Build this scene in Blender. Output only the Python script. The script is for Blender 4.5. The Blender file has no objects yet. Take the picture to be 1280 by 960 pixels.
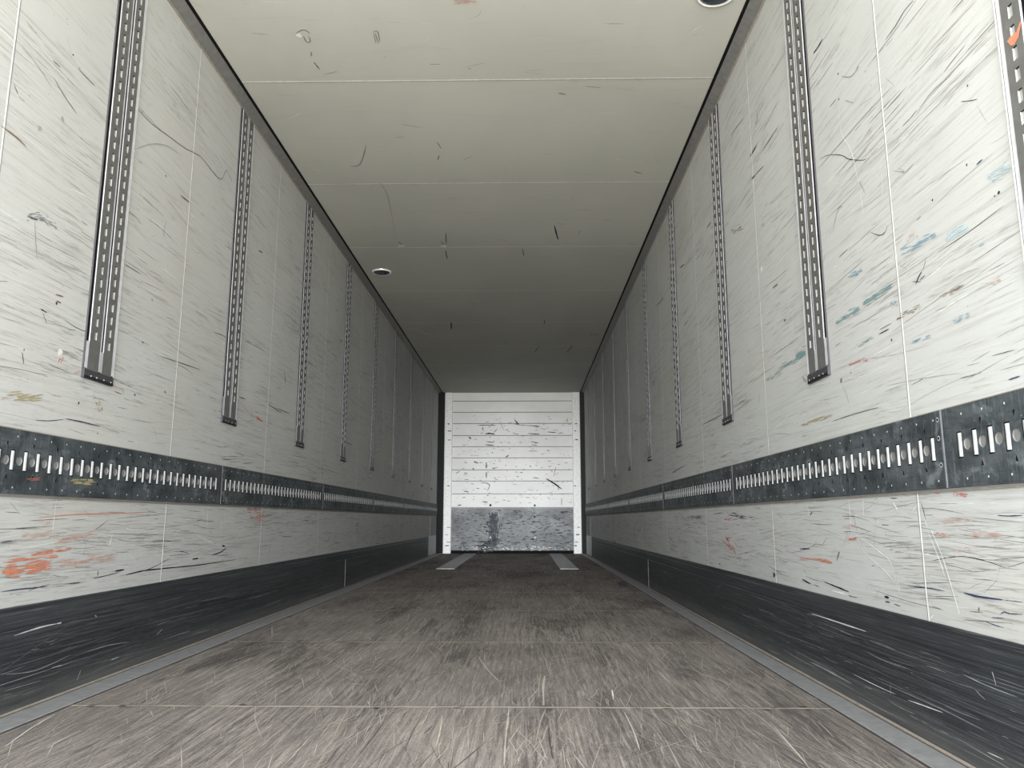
import bpy, math, random
from mathutils import Vector, Matrix

random.seed(7)
C = bpy.context.scene.collection
scene = bpy.context.scene

# ------------------------------------------------------------------ camera
FPX, VX, VY = 962.0, 657.0, 650.0          # focal length in px, vanishing point of the load space
PITCH = math.atan((VY - 480) / FPX)
YAW = math.atan((VX - 640) / FPX * math.cos(PITCH))
EYE = 0.545
WL, WR = -1.467, 0.993                     # inner faces of the side walls
CEIL = 2.69
Y0, Y1 = -0.85, 13.0                       # door opening, bulkhead

cam_d = bpy.data.cameras.new('camera')
cam = bpy.data.objects.new('camera', cam_d)
C.objects.link(cam)
cam_d.sensor_fit = 'HORIZONTAL'
cam_d.sensor_width = 36.0
cam_d.lens = FPX / 1280 * 36.0
cam_d.clip_start = 0.02
cam_d.clip_end = 200
cam.location = (0, 0, EYE)
cam.rotation_euler = (math.pi / 2 + PITCH, 0, YAW)
scene.camera = cam

# ------------------------------------------------------------------ daylight
scene.view_settings.view_transform = 'Standard'
scene.view_settings.look = 'None'
scene.view_settings.gamma = 1.0
scene.view_settings.use_curve_mapping = False
scene.view_settings.exposure = 3.28
scene.cycles.max_bounces = 14
scene.cycles.diffuse_bounces = 10
scene.cycles.sample_clamp_indirect = 6.0

SKY, GROUND, GLOW, GLOW_COS0, GLOW_COS1 = 1.78, 2.5, 9.0, math.cos(math.radians(11)), math.cos(math.radians(2))
w = bpy.data.worlds.new('overcast_sky')
scene.world = w
w.use_nodes = True
nt = w.node_tree
nt.nodes.clear()
def N(nt, typ, **kw):
    n = nt.nodes.new(typ)
    for k, v in kw.items():
        setattr(n, k, v)
    return n
out = N(nt, 'ShaderNodeOutputWorld')
bg = N(nt, 'ShaderNodeBackground')
tc = N(nt, 'ShaderNodeTexCoord')
sep = N(nt, 'ShaderNodeSeparateXYZ')
nt.links.new(tc.outputs['Generated'], sep.inputs[0])
mr = N(nt, 'ShaderNodeMapRange')
mr.inputs[1].default_value = -0.012; mr.inputs[2].default_value = 0.012
nt.links.new(sep.outputs[2], mr.inputs[0])
mix = N(nt, 'ShaderNodeMix', data_type='RGBA')
mix.inputs[6].default_value = (GROUND * 0.98, GROUND * 0.955, GROUND * 0.88, 1)
mix.inputs[7].default_value = (SKY * 0.96, SKY * 1.0, SKY * 1.05, 1)
nt.links.new(mr.outputs[0], mix.inputs[0])
# glow added low in the sky behind the trailer to brighten the bulkhead (towards -Y)
dot = N(nt, 'ShaderNodeVectorMath', operation='DOT_PRODUCT')
dv = Vector((0.0, -1.0, 0.05)).normalized()
dot.inputs[1].default_value = dv
nt.links.new(tc.outputs['Generated'], dot.inputs[0])
gl = N(nt, 'ShaderNodeMapRange', interpolation_type='SMOOTHSTEP')
gl.inputs[1].default_value = GLOW_COS0; gl.inputs[2].default_value = GLOW_COS1
gl.inputs[3].default_value = 0.0; gl.inputs[4].default_value = GLOW
nt.links.new(dot.outputs['Value'], gl.inputs[0])
glm = N(nt, 'ShaderNodeMath', operation='MULTIPLY')
nt.links.new(gl.outputs[0], glm.inputs[0])
gm = N(nt, 'ShaderNodeMapRange')
gm.inputs[1].default_value = 0; gm.inputs[2].default_value = 1; gm.inputs[3].default_value = .3; gm.inputs[4].default_value = 1
nt.links.new(mr.outputs[0], gm.inputs[0])
nt.links.new(gm.outputs[0], glm.inputs[1])
add = N(nt, 'ShaderNodeMix', data_type='RGBA', blend_type='ADD')
add.inputs[0].default_value = 1.0
add.clamp_result = False
nt.links.new(mix.outputs[2], add.inputs[6])
comb = N(nt, 'ShaderNodeCombineColor')
for i in range(3):
    nt.links.new(glm.outputs[0], comb.inputs[i])
nt.links.new(comb.outputs[0], add.inputs[7])
nt.links.new(add.outputs[2], bg.inputs[0])
bg.inputs[1].default_value = 1.0
nt.links.new(bg.outputs[0], out.inputs[0])

# the open rear doors: a portal that guides sampling of the sky (emits nothing itself)
pl = bpy.data.lights.new('door_opening_portal', 'AREA')
pl.shape = 'RECTANGLE'
pl.size = WR - WL
pl.size_y = CEIL
pl.cycles.is_portal = True
po = bpy.data.objects.new('door_opening_portal', pl)
po.location = ((WL + WR) / 2, Y0, CEIL / 2)
po.rotation_euler = (math.pi / 2, 0, 0)     # -Z axis points to +Y (into the trailer)
C.objects.link(po)

# ------------------------------------------------------------------ materials
def new_mat(name):
    m = bpy.data.materials.new(name)
    m.use_nodes = True
    t = m.node_tree
    b = t.nodes['Principled BSDF']
    return m, t, b

def flat(name, col, rough=0.6, metal=0.0, spec=0.4):
    m, t, b = new_mat(name)
    # slight procedural mottling so that nothing is a dead flat colour
    tc = N(t, 'ShaderNodeTexCoord')
    no = N(t, 'ShaderNodeTexNoise')
    no.inputs['Scale'].default_value = 35
    no.inputs['Detail'].default_value = 5
    t.links.new(tc.outputs['Object'], no.inputs['Vector'])
    rp = N(t, 'ShaderNodeValToRGB')
    rp.color_ramp.elements[0].position = 0.3
    rp.color_ramp.elements[1].position = 0.7
    rp.color_ramp.elements[0].color = (*[c * 0.85 for c in col], 1)
    rp.color_ramp.elements[1].color = (*[min(1, c * 1.12) for c in col], 1)
    t.links.new(no.outputs[0], rp.inputs[0])
    t.links.new(rp.outputs[0], b.inputs['Base Color'])
    b.inputs['Roughness'].default_value = rough
    b.inputs['Metallic'].default_value = metal
    b.inputs['Specular IOR Level'].default_value = spec
    return m

def noise(t, vec, scale3, detail=6, rough=0.6, dist=0.0, off=(0, 0, 0), rot=(0, 0, 0)):
    mp = N(t, 'ShaderNodeMapping')
    mp.inputs['Scale'].default_value = scale3
    mp.inputs['Location'].default_value = off
    mp.inputs['Rotation'].default_value = rot
    t.links.new(vec, mp.inputs['Vector'])
    no = N(t, 'ShaderNodeTexNoise')
    no.inputs['Scale'].default_value = 1
    no.inputs['Detail'].default_value = detail
    no.inputs['Roughness'].default_value = rough
    no.inputs['Distortion'].default_value = dist
    t.links.new(mp.outputs[0], no.inputs['Vector'])
    return no.outputs[0]

def rng(t, v, a, b, lo=0.0, hi=1.0):
    m = N(t, 'ShaderNodeMapRange')
    m.inputs[1].default_value = a; m.inputs[2].default_value = b
    m.inputs[3].default_value = lo; m.inputs[4].default_value = hi
    t.links.new(v, m.inputs[0])
    return m.outputs[0]

def mul(t, a, b):
    m = N(t, 'ShaderNodeMath', operation='MULTIPLY')
    for i, x in enumerate((a, b)):
        if isinstance(x, (int, float)): m.inputs[i].default_value = x
        else: t.links.new(x, m.inputs[i])
    return m.outputs[0]

def mixc(t, fac, a, b):
    m = N(t, 'ShaderNodeMix', data_type='RGBA')
    if isinstance(fac, (int, float)): m.inputs[0].default_value = fac
    else: t.links.new(fac, m.inputs[0])
    for i, x in ((6, a), (7, b)):
        if isinstance(x, tuple): m.inputs[i].default_value = (*x, 1)
        else: t.links.new(x, m.inputs[i])
    return m.outputs[2]

def bump(t, b, h, strength=0.2, dist=0.002):
    n = N(t, 'ShaderNodeBump')
    n.inputs['Strength'].default_value = strength
    n.inputs['Distance'].default_value = dist
    t.links.new(h, n.inputs['Height'])
    t.links.new(n.outputs[0], b.inputs['Normal'])

def wall_mat(name, base, seed, streak=1.0, tilt=0.0):
    m, t, b = new_mat(name)
    v = N(t, 'ShaderNodeTexCoord').outputs['Object']
    o = (seed, seed * 1.7, seed * 0.6)
    big = noise(t, v, (1, .9, 1.1), 4, .55, .3, o)
    col = mixc(t, rng(t, big, .35, .65), tuple(c * .93 for c in base), base)
    warm = noise(t, v, (1, .6, 1.5), 3, .5, 0, (o[1], o[0], 3))
    col = mixc(t, rng(t, warm, .52, .75, 0, .45), col, (base[0] * .93, base[1] * .87, base[2] * .78))
    # long horizontal rubbing streaks
    r = (tilt, 0, 0)
    mask = rng(t, noise(t, v, (1, .8, 1.8), 4, .6, .5, (o[2], 5, o[0])), .36, .60)
    s1 = rng(t, noise(t, v, (1, 1.7, 62), 7, .72, .15, o, r), .50, .72)
    col = mixc(t, mul(t, mul(t, s1, mask), .55 * streak), col, (.20, .19, .17))
    s2 = rng(t, noise(t, v, (1, 5, 105), 6, .7, .3, (o[1], 1, o[2]), (tilt * 1.3, 0, 0)), .53, .68)
    mask2 = rng(t, noise(t, v, (1, 1.6, 3.2), 5, .6, .4, (9, o[1], o[0])), .42, .62)
    col = mixc(t, mul(t, mul(t, s2, mask2), .72 * streak), col, (.14, .135, .12))
    s3 = rng(t, noise(t, v, (1, 2.4, 80), 6, .7, .2, (o[0], 11, o[2]), (-tilt, 0, 0)), .58, .75)
    col = mixc(t, mul(t, s3, .45 * streak), col, tuple(min(.95, c * 1.3) for c in base))
    # grubby patches and dark specks
    d = rng(t, noise(t, v, (1, 7, 11), 7, .72, .3, (3, o[0], o[1])), .64, .82)
    col = mixc(t, mul(t, d, .45 * streak), col, (.16, .15, .13))
    sp = rng(t, noise(t, v, (1, 36, 60), 3, .5, 0, (3, 2, o[1])), .73, .78)
    col = mixc(t, mul(t, sp, .7 * streak), col, (.05, .05, .05))
    t.links.new(col, b.inputs['Base Color'])
    b.inputs['Roughness'].default_value = .6
    b.inputs['Specular IOR Level'].default_value = .2
    bump(t, b, noise(t, v, (1, 3, 30), 6, .6, .3, o), .35, .003)
    return m

M = {}
M['wall_l'] = wall_mat('worn_white_panel_left', (.425, .43, .418), 2.3, 1.0, .10)
M['wall_r'] = wall_mat('worn_white_panel_right', (.42, .43, .42), 7.9, 1.05, -.10)

def ceil_mat():
    m, t, b = new_mat('ceiling_panel')
    v = N(t, 'ShaderNodeTexCoord').outputs['Object']
    big = noise(t, v, (1.2, .8, 1), 4, .55, .3)
    col = mixc(t, rng(t, big, .35, .65), (.40, .40, .362), (.44, .44, .40))
    s = rng(t, noise(t, v, (1.5, 16, 1), 6, .65, .6), .56, .78)
    col = mixc(t, mul(t, s, .22), col, (.28, .27, .24))
    d = rng(t, noise(t, v, (6, 6, 1), 7, .7, 1.2, (4, 3, 2)), .66, .82)
    col = mixc(t, mul(t, d, .4), col, (.22, .21, .19))
    t.links.new(col, b.inputs['Base Color'])
    b.inputs['Roughness'].default_value = .8
    b.inputs['Specular IOR Level'].default_value = .1
    bump(t, b, noise(t, v, (4, 8, 1), 5, .6), .15, .002)
    return m
M['ceil'] = ceil_mat()

def floor_mat():
    m, t, b = new_mat('scraped_brown_floor')
    v = N(t, 'ShaderNodeTexCoord').outputs['Object']
    big = noise(t, v, (1.3, .7, 1), 5, .6, .6)
    col = mixc(t, rng(t, big, .35, .65), (.088, .077, .073), (.162, .144, .134))
    # worn pale zones made of lengthwise rubbing
    wear = rng(t, noise(t, v, (1.6, .9, 1), 5, .62, .8, (5, 2, 0)), .38, .64, .15, 1)
    a1 = rng(t, noise(t, v, (75, 1.6, 1), 8, .78, .25, (1, 1, 0), (0, 0, .05)), .42, .64)
    col = mixc(t, mul(t, mul(t, a1, wear), .8), col, (.345, .312, .278))
    a2 = rng(t, noise(t, v, (120, 4, 1), 7, .75, .3, (8, 1, 0), (0, 0, -.25)), .52, .66)
    col = mixc(t, mul(t, a2, .5), col, (.40, .365, .325))
    a4 = rng(t, noise(t, v, (90, 5, 1), 7, .75, .3, (2, 7, 0), (0, 0, .35)), .53, .66)
    col = mixc(t, mul(t, a4, .45), col, (.36, .33, .29))
    # dark film left between the scraped places, with ragged lengthwise edges
    pz = noise(t, v, (3.6, .85, 1), 9, .74, .3, (21, 4, 0), (0, 0, .12))
    rag = noise(t, v, (85, 3, 1), 6, .8, .2, (3, 14, 0), (0, 0, .08))
    ad = N(t, 'ShaderNodeMath', operation='MULTIPLY_ADD')
    t.links.new(rag, ad.inputs[0]); ad.inputs[1].default_value = .7; t.links.new(pz, ad.inputs[2])
    dk = rng(t, ad.outputs[0], .87, .98)
    col = mixc(t, mul(t, dk, .75), col, (.060, .052, .051))
    fine = rng(t, noise(t, v, (260, 90, 1), 4, .7), .3, .7, .66, 1.3)
    mx = N(t, 'ShaderNodeVectorMath', operation='SCALE')
    t.links.new(col, mx.inputs[0]); t.links.new(fine, mx.inputs['Scale'])
    t.links.new(mx.outputs[0], b.inputs['Base Color'])
    b.inputs['Roughness'].default_value = .85
    b.inputs['Specular IOR Level'].default_value = .1
    bump(t, b, a1, .15, .001)
    return m
M['floor'] = floor_mat()

def skirt_mat():
    m, t, b = new_mat('black_rubber_skirting')
    v = N(t, 'ShaderNodeTexCoord').outputs['Object']
    big = noise(t, v, (1, .8, 9), 5, .6, .2)
    col = mixc(t, rng(t, big, .35, .65), (.012, .014, .017), (.028, .032, .036))
    s = rng(t, noise(t, v, (1, .7, 210), 7, .75, .05), .50, .66)
    col = mixc(t, mul(t, s, .5), col, (.085, .09, .09))
    s2 = rng(t, noise(t, v, (1, 3, 330), 6, .75, .05, (3, 3, 3), (.02, 0, 0)), .56, .68)
    col = mixc(t, mul(t, s2, .5), col, (.19, .195, .19))
    s4 = rng(t, noise(t, v, (1, 1.2, 120), 6, .7, .05, (8, 1, 3), (-.015, 0, 0)), .52, .64)
    col = mixc(t, mul(t, s4, .6), col, (.007, .008, .009))
    # road dust rubbed in along the bottom edge
    sp = N(t, 'ShaderNodeSeparateXYZ'); t.links.new(v, sp.inputs[0])
    dust = mul(t, rng(t, sp.outputs[2], .012, .09, 1, 0), rng(t, noise(t, v, (1, 3, 60), 5, .6), .3, .65, .3, 1))
    col = mixc(t, mul(t, dust, .5), col, (.15, .145, .135))
    t.links.new(col, b.inputs['Base Color'])
    b.inputs['Roughness'].default_value = .5
    b.inputs['Specular IOR Level'].default_value = .35
    bump(t, b, noise(t, v, (1, 1, 150), 6, .65, 0), .4, .002)
    return m
M['skirt'] = skirt_mat()

def track_mat():
    m, t, b = new_mat('dirty_galvanised_track')
    v = N(t, 'ShaderNodeTexCoord').outputs['Object']
    big = noise(t, v, (1, 7, 12), 7, .72, .6)
    col = mixc(t, rng(t, big, .40, .66), (.022, .028, .031), (.075, .086, .093))
    pt = rng(t, noise(t, v, (1, 11, 16), 5, .6, .3, (7, 3, 1)), .58, .68)
    col = mixc(t, mul(t, pt, .6), col, (.17, .19, .205))
    s = rng(t, noise(t, v, (1, 130, 7), 6, .72, 0), .54, .70)
    col = mixc(t, mul(t, s, .5), col, (.19, .21, .225))
    s2 = rng(t, noise(t, v, (1, 5, 170), 6, .72, 0, (2, 2, 2)), .54, .68)
    col = mixc(t, mul(t, s2, .6), col, (.012, .015, .017))
    sp = rng(t, noise(t, v, (1, 90, 110), 4, .6, 0, (2, 5, 2)), .66, .72)
    col = mixc(t, mul(t, sp, .5), col, (.25, .27, .28))
    t.links.new(col, b.inputs['Base Color'])
    b.inputs['Metallic'].default_value = .1
    b.inputs['Roughness'].default_value = .6
    b.inputs['Specular IOR Level'].default_value = .25
    bump(t, b, big, .3, .002)
    return m
M['track'] = track_mat()

def bulk_mat():
    m, t, b = new_mat('white_bulkhead_boards')
    v = N(t, 'ShaderNodeTexCoord').outputs['Object']
    col = mixc(t, rng(t, noise(t, v, (1.5, 1, 2.5), 5, .6), .35, .65), (.66, .67, .67), (.76, .77, .77))
    s = rng(t, noise(t, v, (3, 1, 60), 6, .7, .3), .55, .75)
    col = mixc(t, mul(t, s, .35), col, (.35, .35, .35))
    d = rng(t, noise(t, v, (14, 1, 20), 7, .75, .3, (2, 2, 2)), .66, .74)
    col = mixc(t, mul(t, d, .75), col, (.12, .12, .12))
    t.links.new(col, b.inputs['Base Color'])
    b.inputs['Roughness'].default_value = .55
    return m
M['bulk'] = bulk_mat()

def kick_mat():
    m, t, b = new_mat('scuffed_kick_plate')
    v = N(t, 'ShaderNodeTexCoord').outputs['Object']
    col = mixc(t, rng(t, noise(t, v, (2.2, 1, 3), 5, .65, .5), .38, .62), (.055, .066, .075), (.18, .197, .205))
    s = rng(t, noise(t, v, (13, 1, 30), 7, .75, .6, (1, 2, 5)), .52, .60)
    col = mixc(t, mul(t, s, .85), col, (.045, .055, .06))
    s2 = rng(t, noise(t, v, (22, 1, 60), 6, .75, .3, (6, 2, 5)), .63, .70)
    col = mixc(t, mul(t, s2, .8), col, (.7, .72, .72))
    sp = N(t, 'ShaderNodeSeparateXYZ'); t.links.new(v, sp.inputs[0])
    low = mul(t, rng(t, sp.outputs[2], .22, .34, 1, 0), rng(t, sp.outputs[2], .12, .20, 0, 1))
    col = mixc(t, mul(t, low, .6), col, (.06, .075, .085))
    t.links.new(col, b.inputs['Base Color'])
    b.inputs['Roughness'].default_value = .5
    return m
M['kick'] = kick_mat()

M['seam'] = flat('pale_seam_sealant', (.72, .72, .70), .5)
M['bead'] = flat('tan_sealant_bead', (.22, .20, .17), .7)
M['cove'] = flat('grey_cove_strip', (.13, .13, .125), .6)
M['black'] = flat('black_gap', (.006, .006, .006), .8, 0, .1)
M['railface'] = flat('dull_grey_rail_metal', (.115, .115, .112), .5, .2)
M['railrib'] = flat('bright_aluminium_rib', (.39, .39, .415), .42, .3)
M['raildark'] = flat('dark_rail_edge', (.045, .045, .05), .6, .2)
M['slotin'] = flat('pale_slot_inside', (.30, .30, .285), .8, 0, .1)
M['bar'] = flat('silver_slot_bar', (.40, .41, .415), .7, 0, .15)
M['rivet'] = flat('bright_rivet', (.75, .77, .78), .35, .5)
M['kerb'] = flat('grey_floor_edge_metal', (.215, .217, .220), .5, .1)
M['rust'] = flat('brown_dirt_line', (.085, .06, .045), .9)
M['dirt'] = flat('tan_seam_dirt', (.36, .32, .27), .9)
M['postw'] = flat('white_corner_post', (.78, .79, .79), .5)
M['postd'] = flat('dark_corner_rubber', (.012, .014, .016), .6)
M['plate'] = flat('dull_floor_plate', (.25, .26, .26), .5, .35)
M['scuffplate'] = flat('pale_corner_plate', (.52, .53, .54), .5, .1)
M['chrome'] = flat('pale_lamp_rim', (.80, .80, .78), .25, .3)
M['lens'] = flat('dark_lamp_lens', (.02, .035, .05), .12, 0, .7)
for nm, c in dict(m_black=(.012, .012, .014), m_dark=(.06, .058, .055), m_grey=(.19, .185, .17), m_mid=(.29, .285, .26),
                  m_lite=(.62, .62, .60), m_emb=(.56, .57, .55), m_brown=(.17, .12, .085), m_orange=(.46, .17, .10), m_red=(.40, .11, .09),
                  m_peach=(.43, .30, .25), m_navy=(.035, .045, .10), m_blue=(.17, .27, .34), m_teal=(.15, .245, .26),
                  m_pblue=(.34, .43, .46), m_yel=(.30, .25, .13), m_tan=(.36, .33, .285), m_tan2=(.25, .225, .195),
                  m_fdark=(.055, .047, .046), m_sk=(.22, .23, .23), m_sk2=(.11, .115, .115), m_skw=(.42, .43, .42),
                  m_kd=(.06, .07, .08), m_bluegrey=(.17, .18, .195), m_hole=(.17, .17, .165)).items():
    M[nm] = flat('mark_' + nm[2:], c, .7, 0, .2)

# ------------------------------------------------------------------ mesh helpers
class MB:
    def __init__(s):
        s.v, s.f, s.m, s.mats = [], [], [], []
    def mi(s, name):
        if name not in s.mats: s.mats.append(name)
        return s.mats.index(name)
    def face(s, pts, mat):
        i = len(s.v)
        s.v += [tuple(p) for p in pts]
        s.f.append(tuple(range(i, i + len(pts))))
        s.m.append(s.mi(mat))
    def box(s, a, b, mat):
        x0, y0, z0 = a; x1, y1, z1 = b
        P = [(x0, y0, z0), (x1, y0, z0), (x1, y1, z0), (x0, y1, z0), (x0, y0, z1), (x1, y0, z1), (x1, y1, z1), (x0, y1, z1)]
        i = len(s.v); s.v += P; k = s.mi(mat)
        for q in ((0, 3, 2, 1), (4, 5, 6, 7), (0, 1, 5, 4), (1, 2, 6, 5), (2, 3, 7, 6), (3, 0, 4, 7)):
            s.f.append(tuple(i + j for j in q)); s.m.append(k)
    def extrude(s, prof, axis, a, b, mats, caps=True):
        """closed profile [(p,q)...] run along an axis; mats: one name or one per edge"""
        def P(p, q, t): return {'y': (p, t, q), 'z': (p, q, t)}[axis]
        n = len(prof)
        for i in range(n):
            j = (i + 1) % n
            mm = mats if isinstance(mats, str) else mats[i]
            s.face([P(*prof[i], a), P(*prof[j], a), P(*prof[j], b), P(*prof[i], b)], mm)
        if caps:
            mm = mats if isinstance(mats, str) else mats[0]
            s.face([P(*p, a) for p in prof], mm); s.face([P(*p, b) for p in prof], mm)
    def build(s, name, parent=None, mirror=False, smooth=False):
        me = bpy.data.meshes.new(name)
        vv = [(-x, y, z) for x, y, z in s.v] if mirror else s.v
        ff = [tuple(reversed(f)) for f in s.f] if mirror else s.f
        me.from_pydata(vv, [], ff)
        for n in s.mats: me.materials.append(M[n])
        me.polygons.foreach_set('material_index', s.m)
        if smooth: me.polygons.foreach_set('use_smooth', [True] * len(ff))
        me.update()
        o = bpy.data.objects.new(name, me)
        C.objects.link(o)
        if parent: o.parent = parent
        return o

def struct(o):
    o['kind'] = 'structure'
    return o
def tag(o, label, cat, group=None):
    o['label'] = label; o['category'] = cat
    if group: o['group'] = group
    return o
def thing(name, loc, label, cat, group=None):
    o = bpy.data.objects.new(name, None); C.objects.link(o)
    o.location = loc; o.empty_display_size = .1
    return tag(o, label, cat, group)

# point on a surface seen along a photo direction (used to place stains where they sit on the real walls)
CP, SP = math.cos(PITCH), math.sin(PITCH)
YC = math.atan((VX - 640) / FPX * CP)
def ray(u, v):
    x = (u - 640) / FPX; y = (480 - v) / FPX
    Y = CP - y * SP; Z = SP + y * CP
    c, s = math.cos(YC), math.sin(YC)
    return (x * c - Y * s, x * s + Y * c, Z)
def on(surf, u, v):
    r = ray(u, v)
    if surf == 'L': t = WL / r[0]; return (r[1] * t, r[2] * t + EYE)
    if surf == 'R': t = WR / r[0]; return (r[1] * t, r[2] * t + EYE)
    if surf == 'C': t = (CEIL - EYE) / r[2]; return (r[0] * t, r[1] * t)
    if surf == 'F': t = -EYE / r[2]; return (r[0] * t, r[1] * t)
    if surf == 'B': t = Y1 / r[1]; return (r[0] * t, r[2] * t + EYE)
def lift(surf, a, b, n):
    return {'L': (WL + n, a, b), 'R': (WR - n, a, b), 'C': (a, b, CEIL - n), 'F': (a, b, n), 'B': (a, Y1 - n, b)}[surf]

def ribbon(mb, surf, pts, width, mat, n=.0006, taper=True, wob=.25):
    """a painted or scratched stroke lying on a surface"""
    k = len(pts)
    if k < 2: return
    dense = []
    for i in range(k - 1):
        seg = max(2, 10 // (k - 1)) if k < 3 or not taper else 5
        p0, p1, p2, p3 = pts[max(0, i - 1)], pts[i], pts[i + 1], pts[min(k - 1, i + 2)]
        for j in range(seg):
            f = j / seg; f2, f3 = f * f, f * f * f
            dense.append(tuple(.5 * (2 * p1[c] + (p2[c] - p0[c]) * f + (2 * p0[c] - 5 * p1[c] + 4 * p2[c] - p3[c]) * f2 + (3 * p1[c] - p0[c] - 3 * p2[c] + p3[c]) * f3) for c in (0, 1)))
    dense.append(pts[-1])
    K = len(dense); L, Rr = [], []
    for i, (a, b) in enumerate(dense):
        p = dense[max(0, i - 1)]; q = dense[min(K - 1, i + 1)]
        dx, dy = q[0] - p[0], q[1] - p[1]; l = math.hypot(dx, dy) or 1
        t = i / (K - 1)
        ww = width / 2 * ((math.sin(math.pi * t) ** .6 if taper else 1) * (1 - wob + 2 * wob * random.random()) + .04)
        nx, ny = -dy / l * ww, dx / l * ww
        L.append((a + nx, b + ny)); Rr.append((a - nx, b - ny))
    base = len(mb.v); mi = mb.mi(mat)
    for a, b in zip(L, Rr):
        mb.v.append(lift(surf, *a, n)); mb.v.append(lift(surf, *b, n))
    for i in range(K - 1):
        j = base + 2 * i
        mb.f.append((j, j + 1, j + 3, j + 2)); mb.m.append(mi)

def stroke(mb, surf, px, wpx, mat, n=.0012, **kw):
    pts = [on(surf, *p) for p in px]
    r = ray(*px[len(px) // 2]); a, b = pts[len(pts) // 2]
    P = lift(surf, a, b, 0)
    d = math.dist(P, (0, 0, EYE))
    ribbon(mb, surf, pts, .72 * wpx * d / FPX, mat, n + random.random() * .0005, **kw)

def scuff(mb, surf, px, wpx, mat, count, spread=3.0, n=.001):
    """a rubbed smear: many short fine strokes along a path, in photo pixels across"""
    (x0, y0), (x1, y1) = px
    l = math.hypot(x1 - x0, y1 - y0); nx, ny = -(y1 - y0) / l, (x1 - x0) / l
    for _ in range(int(count * 1.8)):
        t = random.random(); f = random.uniform(.10, .38)
        s = random.gauss(0, spread / 2)
        a = (x0 + (x1 - x0) * t + nx * s, y0 + (y1 - y0) * t + ny * s)
        t2 = min(1.15, t + f)
        s2 = s + random.uniform(-.5, .5)
        b = (x0 + (x1 - x0) * t2 + nx * s2, y0 + (y1 - y0) * t2 + ny * s2)
        stroke(mb, surf, [a, b], wpx * random.uniform(.3, .85), mat, n + random.random() * .0006)

def blob(mb, surf, u, v, rpx, mat, n=.0012, k=9, sq=1.0):
    a, b = on(surf, u, v); P = lift(surf, a, b, 0)
    r = rpx * math.dist(P, (0, 0, EYE)) / FPX
    pts = []
    for i in range(k):
        an = 2 * math.pi * i / k; rr = r * random.uniform(.6, 1.2)
        pts.append(lift(surf, a + rr * math.cos(an), b + rr * math.sin(an) * sq, n))
    mb.face(pts, mat)

def disc(mb, c, r, axis, mat, k=12):
    pts = []
    for i in range(k):
        a = 2 * math.pi * i / k; p, q = r * math.cos(a), r * math.sin(a)
        pts.append({'x': (c[0], c[1] + p, c[2] + q), 'z': (c[0] + p, c[1] + q, c[2]), 'y': (c[0] + p, c[1], c[2] + q)}[axis])
    mb.face(pts, mat)

# ------------------------------------------------------------------ side walls
SEAMS = [-.37, .81, 1.983, 3.153, 4.31, 5.50, 6.69, 7.87, 9.05, 10.24, 11.42, 12.6]
TRK0, TRK1 = .618, .801           # height band of the horizontal lashing track
SK = .300                         # top of the black skirting

def random_marks(mb, surf, rnd):
    mats = ['m_grey'] * 5 + ['m_mid'] * 6 + ['m_dark'] * 3 + ['m_black'] + ['m_emb'] * 5 + ['m_brown']
    for _ in range(2400):
        y = -.2 + 13 * rnd.random() ** 1.25
        z = rnd.choice((rnd.uniform(TRK1 + .02, CEIL - .06), rnd.uniform(TRK1 + .02, 1.9), rnd.uniform(SK + .015, TRK0 - .01)))
        ln = rnd.choice((.04, .08, .15, .3)) * rnd.uniform(.5, 1.4)
        an = rnd.gauss(0, .07)
        if rnd.random() < .14: an = rnd.uniform(-1.3, 1.3); ln = min(ln, .07)
        dy, dz = math.cos(an) * ln, math.sin(an) * ln
        if an and abs(dz) > .3: continue
        if y + dy > 12.9: continue
        z2 = z + dz
        lo, hi = (SK + .01, TRK0 - .006) if z < TRK0 else (TRK1 + .006, CEIL - .04)
        if not lo < z2 < hi: continue
        cv = rnd.gauss(0, .018) * ln
        zm = min(hi, max(lo, (z + z2) / 2 + cv))
        wd = rnd.choice((.0006, .0008, .001, .0014, .0022)) * (.75 + y * .08)
        ribbon(mb, surf, [(y, z), (y + dy / 2, zm), (y + dy, z2)], wd, rnd.choice(mats), .0003 + rnd.random() * .0005)
    # clusters of pallet rubbing: bundles of parallel strokes
    for _ in range(260):
        y0 = 12.4 * rnd.random() ** 1.1; low = rnd.random() < .35
        z0 = rnd.uniform(SK + .03, TRK0 - .05) if low else rnd.uniform(TRK1 + .03, 2.3)
        mt = rnd.choice(['m_grey', 'm_mid', 'm_mid', 'm_dark', 'm_grey'])
        an = rnd.gauss(0, .05)
        lo, hi = (SK + .01, TRK0 - .006) if low else (TRK1 + .006, CEIL - .04)
        for _ in range(rnd.randint(5, 16)):
            y = y0 + rnd.gauss(0, .12); z = z0 + rnd.gauss(0, .03); ln = rnd.uniform(.03, .22)
            z2 = z + math.tan(an) * ln
            if lo < z < hi and lo < z2 < hi and y + ln < 12.8:
                ribbon(mb, surf, [(y, z), (y + ln, z2)], rnd.uniform(.0006, .0015) * (.8 + y * .08), mt, .0003 + rnd.random() * .0005)

def seams(mb, surf, rnd):
    for y in SEAMS:
        for a, b in ((SK - .01, TRK0 + .002), (TRK1 - .002, CEIL - .03)):
            pts = [(y + rnd.gauss(0, .0006), a + (b - a) * i / 8) for i in range(9)]
            ribbon(mb, surf, pts, .0058, 'seam', .0015, taper=False, wob=.12)
            ribbon(mb, surf, [(p[0] + .006, p[1]) for p in pts], .0025, 'm_grey', .0009, taper=False)
    # faint vertical welds midway on the lower panels
    for y in [s + .42 for s in SEAMS[:-1]]:
        a = rnd.uniform(SK + .08, .5)
        ribbon(mb, surf, [(y, a), (y + .004, TRK0)], .003, 'm_emb', .0008)

rl = random.Random(11); rr_ = random.Random(29)
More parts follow.
